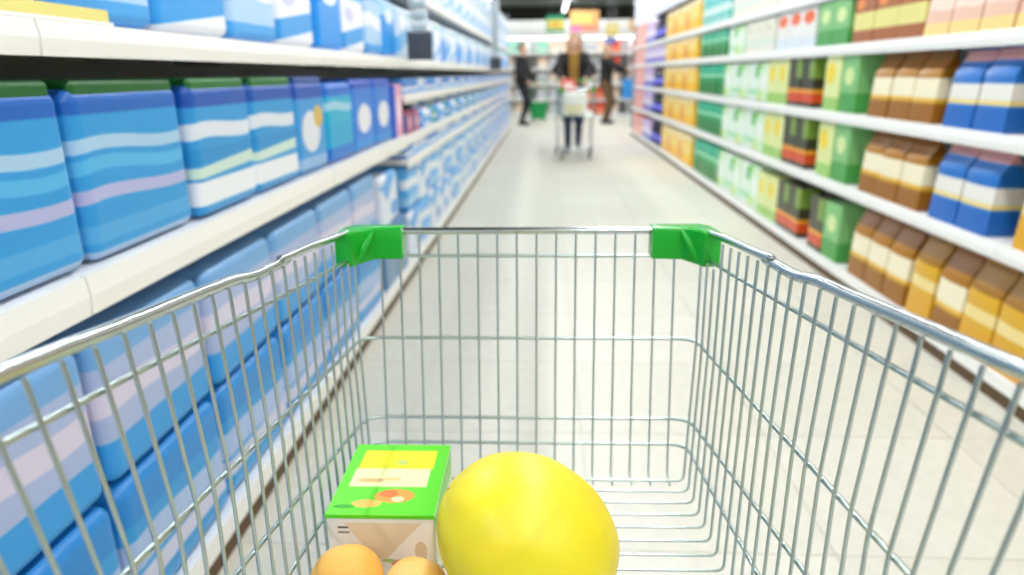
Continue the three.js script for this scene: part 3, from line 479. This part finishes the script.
const CARTZ = -10.55, CARTX = 0.40;      // the shopper's trolley: its handle stands over this spot
person({ label: 'person in open black jacket and jeans pushing a trolley', at: [CARTX, 0, CARTZ - 0.52], turn: 0, height: 1.70, feet: [[-0.08, 0.0, 0.22], [0.09, 0.02, -0.16]], hands: [[-0.17, 1.07, 0.42], [0.17, 1.07, 0.42]], poles: [[-1, -0.3, -0.3], [1, -0.3, -0.3]], trousers: 0x3b4660, sweater: 0x9a7430, jacket: 0x17161a, open: 0.07, longHair: true, hair: 0xb98a4c, shoes: 0x6a6a72 });
person({ label: 'person in long dark coat standing at the shelf end', at: [-0.56, 0, -16.6], turn: 1.25, height: 1.80, broad: 1.25, feet: [[-0.1, 0, 0.02], [0.1, 0, -0.05]], hands: [[-0.24, 0.92, 0.2], [0.24, 0.92, 0.22]], trousers: 0x22222c, sweater: 0x4a4654, jacket: 0x1d1a22, jacketHem: 0.62, hair: 0x8d7a68 });
person({ label: 'person in black top and brown trousers reaching towards the shelf', at: [1.36, 0, -16.9], turn: 1.0, height: 1.74, feet: [[-0.1, 0, 0.03], [0.1, 0, 0]], hands: [[-0.05, 1.2, 0.52], [0.2, 1.1, 0.46]], trousers: 0x6b5238, sweater: 0x2a2628, jacket: 0x1c1a1e, hair: 0xc9a98c });

// ───────────────────────── the shopping trolley ─────────────────────────
const m_zinc = M(0xbcc8c6, 0.32, 1), m_zinc2 = M(0xc0c8ca, 0.22, 1), m_green = M(0x05a824, 0.24), m_rubber = M(0x3a3c3f, 0.7), m_grip = M(0x0a9a24, 0.4);
const ZF = -0.8284, H2 = 0.9185;
const y2 = z => H2 + 0.0908 * (z - ZF), y3 = z => 0.802 + 0.0706 * (z - ZF), y4 = z => 0.685 + 0.15 * Math.min(z + 0.88, 0.1) + 0.12 * Math.max(z + 0.78, 0), y5 = z => 0.645 + 0.05 * (z + 0.87);
const sideX = (y, z) => 0.24 + 0.0474 * (z - ZF) + 0.05 * (y - H2);
const frontZ = y => -0.93 + (0.945 - y) * 0.125;                     // front wall leans: its foot is nearer the handle
const YB = 0.60, ZR = -0.14;                                         // basket floor, rear of the basket
function trolley(label) {
  const t = thing('shopping_trolley', label, 'trolley');
  const zAt = (i, y) => { const za = ZF + 0.0285 * i, ya = y2(za), zb = ZF + 0.0187 + 0.0266 * i, yb = y3(zb); return y > yb ? za + (zb - za) * (ya - y) / (ya - yb) : zb + (-0.869 + 0.0266 * (i + 3) - zb) * (yb - y) / (yb - YB); };
  const rail1 = z => y2(z) + 0.0357;
  // U-shaped wires: down one side, across the floor, up the other
  for (let i = -3; i <= 23; i++) {
    const half = s => [...(i < 0 ? [0.912] : [rail1(zAt(i, 0.95)) - 0.004, y2(zAt(i, 0.92))]), y3(zAt(i, 0.8)), 0.70, YB].map(y => { const z = zAt(i, y); return V(s * (sideX(y, z) - 0.002), y, z); });
    part('basket_wire', sweep(fillet([...half(-1), ...half(1).reverse()], 0.009, 5), 0.0017, 7), m_zinc, t);
  }
  // upright wires of the front wall, turned in under the floor
  for (let k = 0; k < 16; k++) {
    const x = (k - 7.5) * 0.0267, long = k === 3 || k === 7;
    const pts = [V(x, 0.941, frontZ(0.941)), V(x, YB - 0.003, frontZ(YB - 0.003)), V(x, YB - 0.003 - (long ? 0.005 : 0), long ? ZR - 0.05 : -0.862)];
    part('basket_wire', sweep(fillet(pts, 0.012, 4), 0.0015, 7), m_zinc, t);
  }
  // longitudinal wires round the basket
  const ring = (yf, r, out) => { const zr = ZR - 0.03, side = s => [zr, -0.3, -0.5, -0.7, -0.84].map(z => { const y = yf(z); return V(s * (sideX(y, z) + out), y, z); }); const yf0 = yf(-0.91), zf = frontZ(yf0) - 0.003; const c = s => V(s * (sideX(yf0, zf) + out), yf0, zf); return sweep(fillet([...side(-1), c(-1), c(1), ...side(1).reverse()], 0.028, 5), r, 8); };
  part('basket_wire', ring(y2, 0.0025, 0.0027), m_zinc, t); part('basket_wire', ring(y3, 0.0025, 0.0027), m_zinc, t);
  part('basket_wire', ring(y4, 0.0025, 0.0027), m_zinc, t); part('basket_wire', ring(y5, 0.0025, 0.0027), m_zinc, t);
  // front rim tube and the stouter side rails that lap it
  { const y = 0.945, zf = -0.934, ye = rail1(-0.69) + 0.002, X = s => s * (sideX(y, zf) + 0.002);
    part('front_rim', sweep(fillet([V(-sideX(ye, -0.69) - 0.001, ye, -0.69), V(-sideX(rail1(-0.8), -0.8), rail1(-0.8) + 0.003, -0.8), V(X(-1), y, zf), V(X(1), y, zf), V(sideX(rail1(-0.8), -0.8), rail1(-0.8) + 0.003, -0.8), V(sideX(ye, -0.69) + 0.001, ye, -0.69)], 0.03, 6), 0.0048, 10), m_zinc2, t);
    for (const s of [-1, 1]) {
      const pts = [[-0.708, -0.001], [-0.68, -0.0025], [-0.645, -0.004], [-0.62, -0.0035], [-0.595, 0.0], [-0.56, 0], [-0.4, 0.0005], [-0.25, 0.001], [-0.12, 0.002]].map(([z, d]) => { const yy = rail1(z) + d; return V(s * (sideX(yy, z) + 0.003), yy, z); });
      const h = [V(s * 0.285, 1.035, -0.05), V(s * 0.285, 1.045, 0.0)];
      part('side_rail', sweep(fillet([...pts, ...h], 0.02, 3), 0.0056, 10), m_zinc2, t);
    } }
  // green plastic corner caps with a raised fold across the corner
  for (const s of [-1, 1]) {
    const cap = new THREE.Group(); cap.name = 'corner_cap'; t.add(cap);
    const y0 = 0.9085, y1 = 0.9515, cx = 0.2385;
    // plan of the cap: outer edge then inner edge
    const plan = [[cx - 0.067, -0.946], [cx - 0.004, -0.946], [cx + 0.0075, -0.934], [cx + 0.0105, -0.893], [cx - 0.0065, -0.891], [cx - 0.011, -0.902], [cx - 0.030, -0.920], [cx - 0.067, -0.922]];
    const shp = new THREE.Shape(plan.map(([x, z]) => new THREE.Vector2(s * x, -z)));
    const g = new THREE.ExtrudeGeometry(shp, { depth: y1 - y0 - 0.006, bevelEnabled: true, bevelSize: 0.003, bevelThickness: 0.003, bevelSegments: 3 }).rotateX(-Math.PI / 2).translate(0, y0 + 0.003, 0);
    const p = g.attributes.position;
    for (let i = 0; i < p.count; i++) { const side = p.getZ(i) > -0.905; if (p.getY(i) < 0.93 && side) p.setY(i, p.getY(i) - 0.003); if (p.getY(i) > 0.93 && side) p.setY(i, p.getY(i) + 0.001); }
    g.computeVertexNormals(); part('shell', toCreasedNormals(g, 0.6), m_green, cap);
    // the fold
    const F = [[0.033, y1 - 0.001, -0.9185], [0.030, 0.945, -0.9175], [0.025, 0.936, -0.9125], [0.019, 0.925, -0.907], [0.014, 0.915, -0.902], [0.0105, y0 - 0.001, -0.8985]].map(([x, y, z]) => V(s * (cx - x), y, z));
    const f = sweep(F, [0.0008, 0.0045, 0.0066, 0.006, 0.004, 0.0008], 10);
    part('fold', f, m_green, cap);
  }
  // handle, rear gate, child seat, frame and castors
  part('handle_bar', sweep([V(-0.285, 1.045, 0.0), V(0.285, 1.045, 0.0)], 0.013, 12), m_grip, t);
  for (const s of [-1, 1]) part('handle_end', rbox(0.03, 0.05, 0.06, 0.01).translate(s * 0.285, 1.04, -0.005), m_rubber, t);
  for (let k = 0; k < 11; k++) { const x = (k - 5) * 0.045; part('gate_wire', sweep([V(x, 0.97, ZR + 0.01), V(x * 0.95, 0.61, ZR - 0.01)], 0.0016, 6), m_zinc, t); }
  for (const y of [0.97, 0.84, 0.61]) part('gate_wire', sweep([V(-sideX(y, ZR) + 0.004, y, ZR + 0.005), V(sideX(y, ZR) - 0.004, y, ZR + 0.005)], 0.0025, 6), m_zinc, t);
  part('child_seat', rbox(0.36, 0.2, 0.012, 0.005).rotateX(0.1).translate(0, 0.84, ZR - 0.035), m_rubber, t);
  for (const s of [-1, 1]) {
    part('frame_tube', sweep(fillet([V(s * 0.268, 1.02, -0.05), V(s * 0.262, 0.6, -0.1), V(s * 0.25, 0.16, -0.06), V(s * 0.19, 0.16, -0.78)], 0.08, 6), 0.011, 10), m_zinc2, t);
    part('support_strut', sweep(fillet([V(s * 0.2, 0.592, -0.45), V(s * 0.215, 0.3, -0.3), V(s * 0.24, 0.16, -0.2)], 0.06, 4), 0.009, 8), m_zinc2, t);
    for (const [x, z] of [[s * 0.25, -0.07], [s * 0.19, -0.77]]) {
      const c = new THREE.Group(); c.name = 'castor'; t.add(c);
      part('fork', mergeGeometries([rbox(0.004, 0.09, 0.03, 0.001).translate(x - 0.02, 0.1, z + 0.01), rbox(0.004, 0.09, 0.03, 0.001).translate(x + 0.02, 0.1, z + 0.01), rbox(0.044, 0.008, 0.04, 0.002).translate(x, 0.147, z)]), m_zinc2, c);
      part('wheel', new THREE.CylinderGeometry(0.0625, 0.0625, 0.028, 24).rotateZ(Math.PI / 2).translate(x, 0.0625, z + 0.015), m_rubber, c);
    }
  }
  part('cross_tube', sweep([V(-0.19, 0.16, -0.76), V(0.19, 0.16, -0.76)], 0.01, 8), m_zinc2, t);
  return t;
}
const PHI = 0.0129, XO = -0.0148;
const cart = trolley('zinc wire shopping trolley holding the melon and tea box');
cart.rotation.y = PHI; cart.position.set(XO * Math.cos(PHI), 0, -XO * Math.sin(PHI));
const cart2 = trolley('wire shopping trolley pushed by the person in black jacket'); cart2.rotation.y = Math.PI; cart2.position.set(CARTX, 0, CARTZ);
const inCart = (o, x, y, z, turn = 0) => { const v = V(x, y, z).applyAxisAngle(V(0, 1, 0), PHI); o.position.copy(v.add(cart.position)); o.rotation.y = PHI + turn; return o; };
// goods in the far trolley
{
  const b = thing('shopping_bag', 'white and cream full bag in the far trolley', 'bag'); part('body', pillow(0.34, 0.30, 0.34), new THREE.MeshStandardMaterial({ map: print('#eceeea', [['rect', '#e6dfae', 0.1, 0.55, 0.8, 0.95]]), roughness: 0.5 }), b); part('knot', rbox(0.05, 0.05, 0.05, 0.015).translate(0.1, 0.3, 0.05), M(0xeceeea, 0.5), b); b.position.set(CARTX - 0.02, YB + 0.004, CARTZ + 0.62);
  const r = thing('red_pack', 'red flat pack on top inside the far trolley', 'pack'); part('body', rbox(0.2, 0.16, 0.22, 0.02, 3).translate(0, 0.08, 0), M(0xd8453a, 0.5), r); part('label_panel', rbox(0.12, 0.08, 0.004, 0.001).translate(0, 0.08, 0.112), M(0xf3d9cf, 0.5), r); r.position.set(CARTX - 0.11, YB + 0.31, CARTZ + 0.6);
}
// ───────────────────────── goods in the trolley ─────────────────────────
{ // tea box
  const w = 0.119, h = 0.087, d = 0.150, y = YB + 0.0026;
  const b = thing('tea_box', 'green-topped fruit tea box with yellow and cream panels', 'box'); inCart(b, -0.1573, y, -0.7275);
  const bodyTop = print('#62dc2c', [['rect', '#f4ea2a', 0.12, 0.10, 0.88, 0.36], ['rect', '#e8e21e', 0.12, 0.30, 0.88, 0.38], ['rect', '#b8d070', 0.50, 0.25, 0.60, 0.32], ['poly', '#eef0b4', 0.10, 0.38, 0.86, 0.38, 0.86, 0.64, 0.1, 0.64], ['oval', '#d8b878', 0.30, 0.55, 0.14, 0.03], ['oval', '#e2cc90', 0.5, 0.53, 0.1, 0.03], ['oval', '#f6a24a', 0.58, 0.76, 0.19, 0.09], ['oval', '#f07c3c', 0.52, 0.73, 0.09, 0.05], ['oval', '#fbe0b0', 0.62, 0.80, 0.06, 0.035], ['oval', '#f2c060', 0.34, 0.86, 0.14, 0.05], ['oval', '#2fae1c', 0.14, 0.90, 0.10, 0.025]], 256);
  const front = print('#e9e6e2', [['poly', '#e2d2b8', 0.15, 0.06, 0.9, 0.06, 0.55, 0.62, 0.42, 0.62], ['poly', '#f2efec', 0.9, 0.06, 1, 0.06, 1, 0.9, 0.55, 0.62], ['poly', '#efece8', 0, 0.3, 0.42, 0.62, 0.2, 0.9, 0, 0.9], ['rect', '#56544e', 0.09, 0.12, 0.19, 0.15], ['rect', '#6a6862', 0.09, 0.20, 0.20, 0.225], ['oval', '#e88a8a', 0.68, 0.70, 0.1, 0.06], ['oval', '#a6c86a', 0.56, 0.66, 0.07, 0.03], ['oval', '#dcc8b0', 0.88, 0.5, 0.06, 0.15]], 256);
  const side = print('#dfe8dc', [['rect', '#66d636', 0, 0, 1, 0.12], ['poly', '#8fd86a', 0, 0.12, 1, 0.12, 1, 0.4, 0, 0.25], ['oval', '#4a9a50', 0.5, 0.75, 0.3, 0.1]], 128);
  const white = M(0xe9e6e2, 0.5), mt = new THREE.MeshStandardMaterial({ map: bodyTop, roughness: 0.4 }), mf = new THREE.MeshStandardMaterial({ map: front, roughness: 0.4 }), ms = new THREE.MeshStandardMaterial({ map: side, roughness: 0.4 });
  part('carton', rbox(w, h, d, 0.0015, 2).translate(0, h / 2, 0), white, b);
  const top = part('lid', new THREE.BoxGeometry(w + 0.001, 0.0014, d + 0.001).translate(0, h + 0.0005, 0), [mt, mt, mt, mt, mt, mt], b); top.geometry = new THREE.BoxGeometry(w + 0.001, 0.0014, d + 0.001).translate(0, h + 0.0005, 0); top.material = mt; top.userData.label = 'bright green printed lid';
  const lip = part('lid_edge', box(-w / 2 - 0.0008, w / 2 + 0.0008, h - 0.0035, h + 0.0008, d / 2, d / 2 + 0.0009), M(0x56d424, 0.4), b); lip.userData.label = 'green front edge of the lid';
  part('front_panel', new THREE.BoxGeometry(w - 0.004, h - 0.006, 0.0008).translate(0, h / 2 - 0.001, d / 2 + 0.0003), mf, b);
  for (const s of [-1, 1]) part('side_panel', new THREE.BoxGeometry(d - 0.004, h - 0.004, 0.0008).rotateY(Math.PI / 2).translate(s * (w / 2 + 0.0003), h / 2, 0), ms, b);
}
{ // yellow melon, resting on the wires
  const m = thing('melon', 'large smooth yellow melon in the trolley', 'melon');
  const g = new THREE.SphereGeometry(1, 56, 40), p = g.attributes.position, nv = V(0, 0, 0);
  for (let i = 0; i < p.count; i++) {
    nv.fromBufferAttribute(p, i); const lon = Math.atan2(nv.z, nv.x), lat = nv.y;
    const k = 1 + 0.006 * Math.cos(lon * 10) * (1 - lat * lat) + 0.006 * Math.sin(lon * 3 + lat * 5) + 0.004 * Math.sin(lon * 7 - lat * 9);
    p.setXYZ(i, nv.x * 0.084 * k, nv.y * 0.097 * k, nv.z * 0.084 * k);
  }
  g.computeVertexNormals();
  const tex = (() => { const n = 256, d = new Uint8Array(n * n * 4), t = noiseTex(256, 0, 255, 18).image.data, t2 = noiseTex(256, 0, 255, 60).image.data; for (let i = 0; i < n * n; i++) { const a = t[i * 4] / 255 * 0.6 + t2[i * 4] / 255 * 0.4; d[i * 4] = 248 - 8 * a; d[i * 4 + 1] = 218 + 12 * a; d[i * 4 + 2] = 2 + 12 * a; d[i * 4 + 3] = 255; } const q = new THREE.DataTexture(d, n, n); q.colorSpace = THREE.SRGBColorSpace; q.magFilter = THREE.LinearFilter; q.needsUpdate = true; return q; })();
  const peel = part('peel', g, new THREE.MeshPhysicalMaterial({ map: tex, roughness: 0.5, clearcoat: 0.6, clearcoatRoughness: 0.4 }), m);
  part('stem_scar', new THREE.CylinderGeometry(0.006, 0.008, 0.006, 12).translate(0, 0.0965, 0), M(0xb8a83a, 0.8), m);
  const inner = new THREE.Euler(-0.2, 0, 1.0 - Math.PI); m.children.forEach(c => c.rotation.copy(inner));
  inCart(m, 0.005, YB + 0.0912, -0.614);
}
{ // peaches against the tea box
  const fruit = (x, z, r, label, turn) => {
    const f = thing('peach', label, 'peach');
    const g = new THREE.SphereGeometry(1, 32, 24), p = g.attributes.position, n = V(0, 0, 0);
    for (let i = 0; i < p.count; i++) { n.fromBufferAttribute(p, i); const lon = Math.atan2(n.z, n.x), groove = 1 - 0.07 * Math.exp(-(lon * lon) / 0.03) * (0.4 + 0.6 * Math.max(0, n.y)), dip = 1 - 0.18 * Math.exp(-((1 - n.y) / 0.05)); p.setXYZ(i, n.x * r * groove, n.y * r * 0.97 * dip, n.z * r * groove); }
    g.computeVertexNormals();
    const n1 = noiseTex(128, 0, 255, 5).image.data, px = new Uint8Array(128 * 128 * 4);       // mottled skin
    for (let i = 0; i < 128 * 128; i++) { const q = n1[i * 4] / 255; px.set([244 + 6 * q, 176 + 36 * q, 70 + 74 * q, 255], i * 4); }
    const t = new THREE.DataTexture(px, 128, 128); t.colorSpace = THREE.SRGBColorSpace; t.magFilter = THREE.LinearFilter; t.needsUpdate = true;
    part('skin', g, new THREE.MeshStandardMaterial({ map: t, roughness: 0.55 }), f);
    part('stem', new THREE.CylinderGeometry(0.0016, 0.0022, 0.008, 7).translate(0, r * 0.82, 0), M(0x6a5028, 0.8), f);
    f.children.forEach(c => c.rotation.set(-1.1, turn, 0.3)); inCart(f, x, YB + 0.0022 + r, z, 0); return f;
  };
  fruit(-0.185, -0.6085, 0.0385, 'orange-yellow peach by the trolley side, touching the tea box', 0.8);
  fruit(-0.1115, -0.601, 0.0345, 'pale peach between the other peach and the melon', 2.4);
}
scene.traverse(o => { if (o.isMesh) { o.castShadow = true; o.receiveShadow = true; } });
renderer.render(scene, camera);
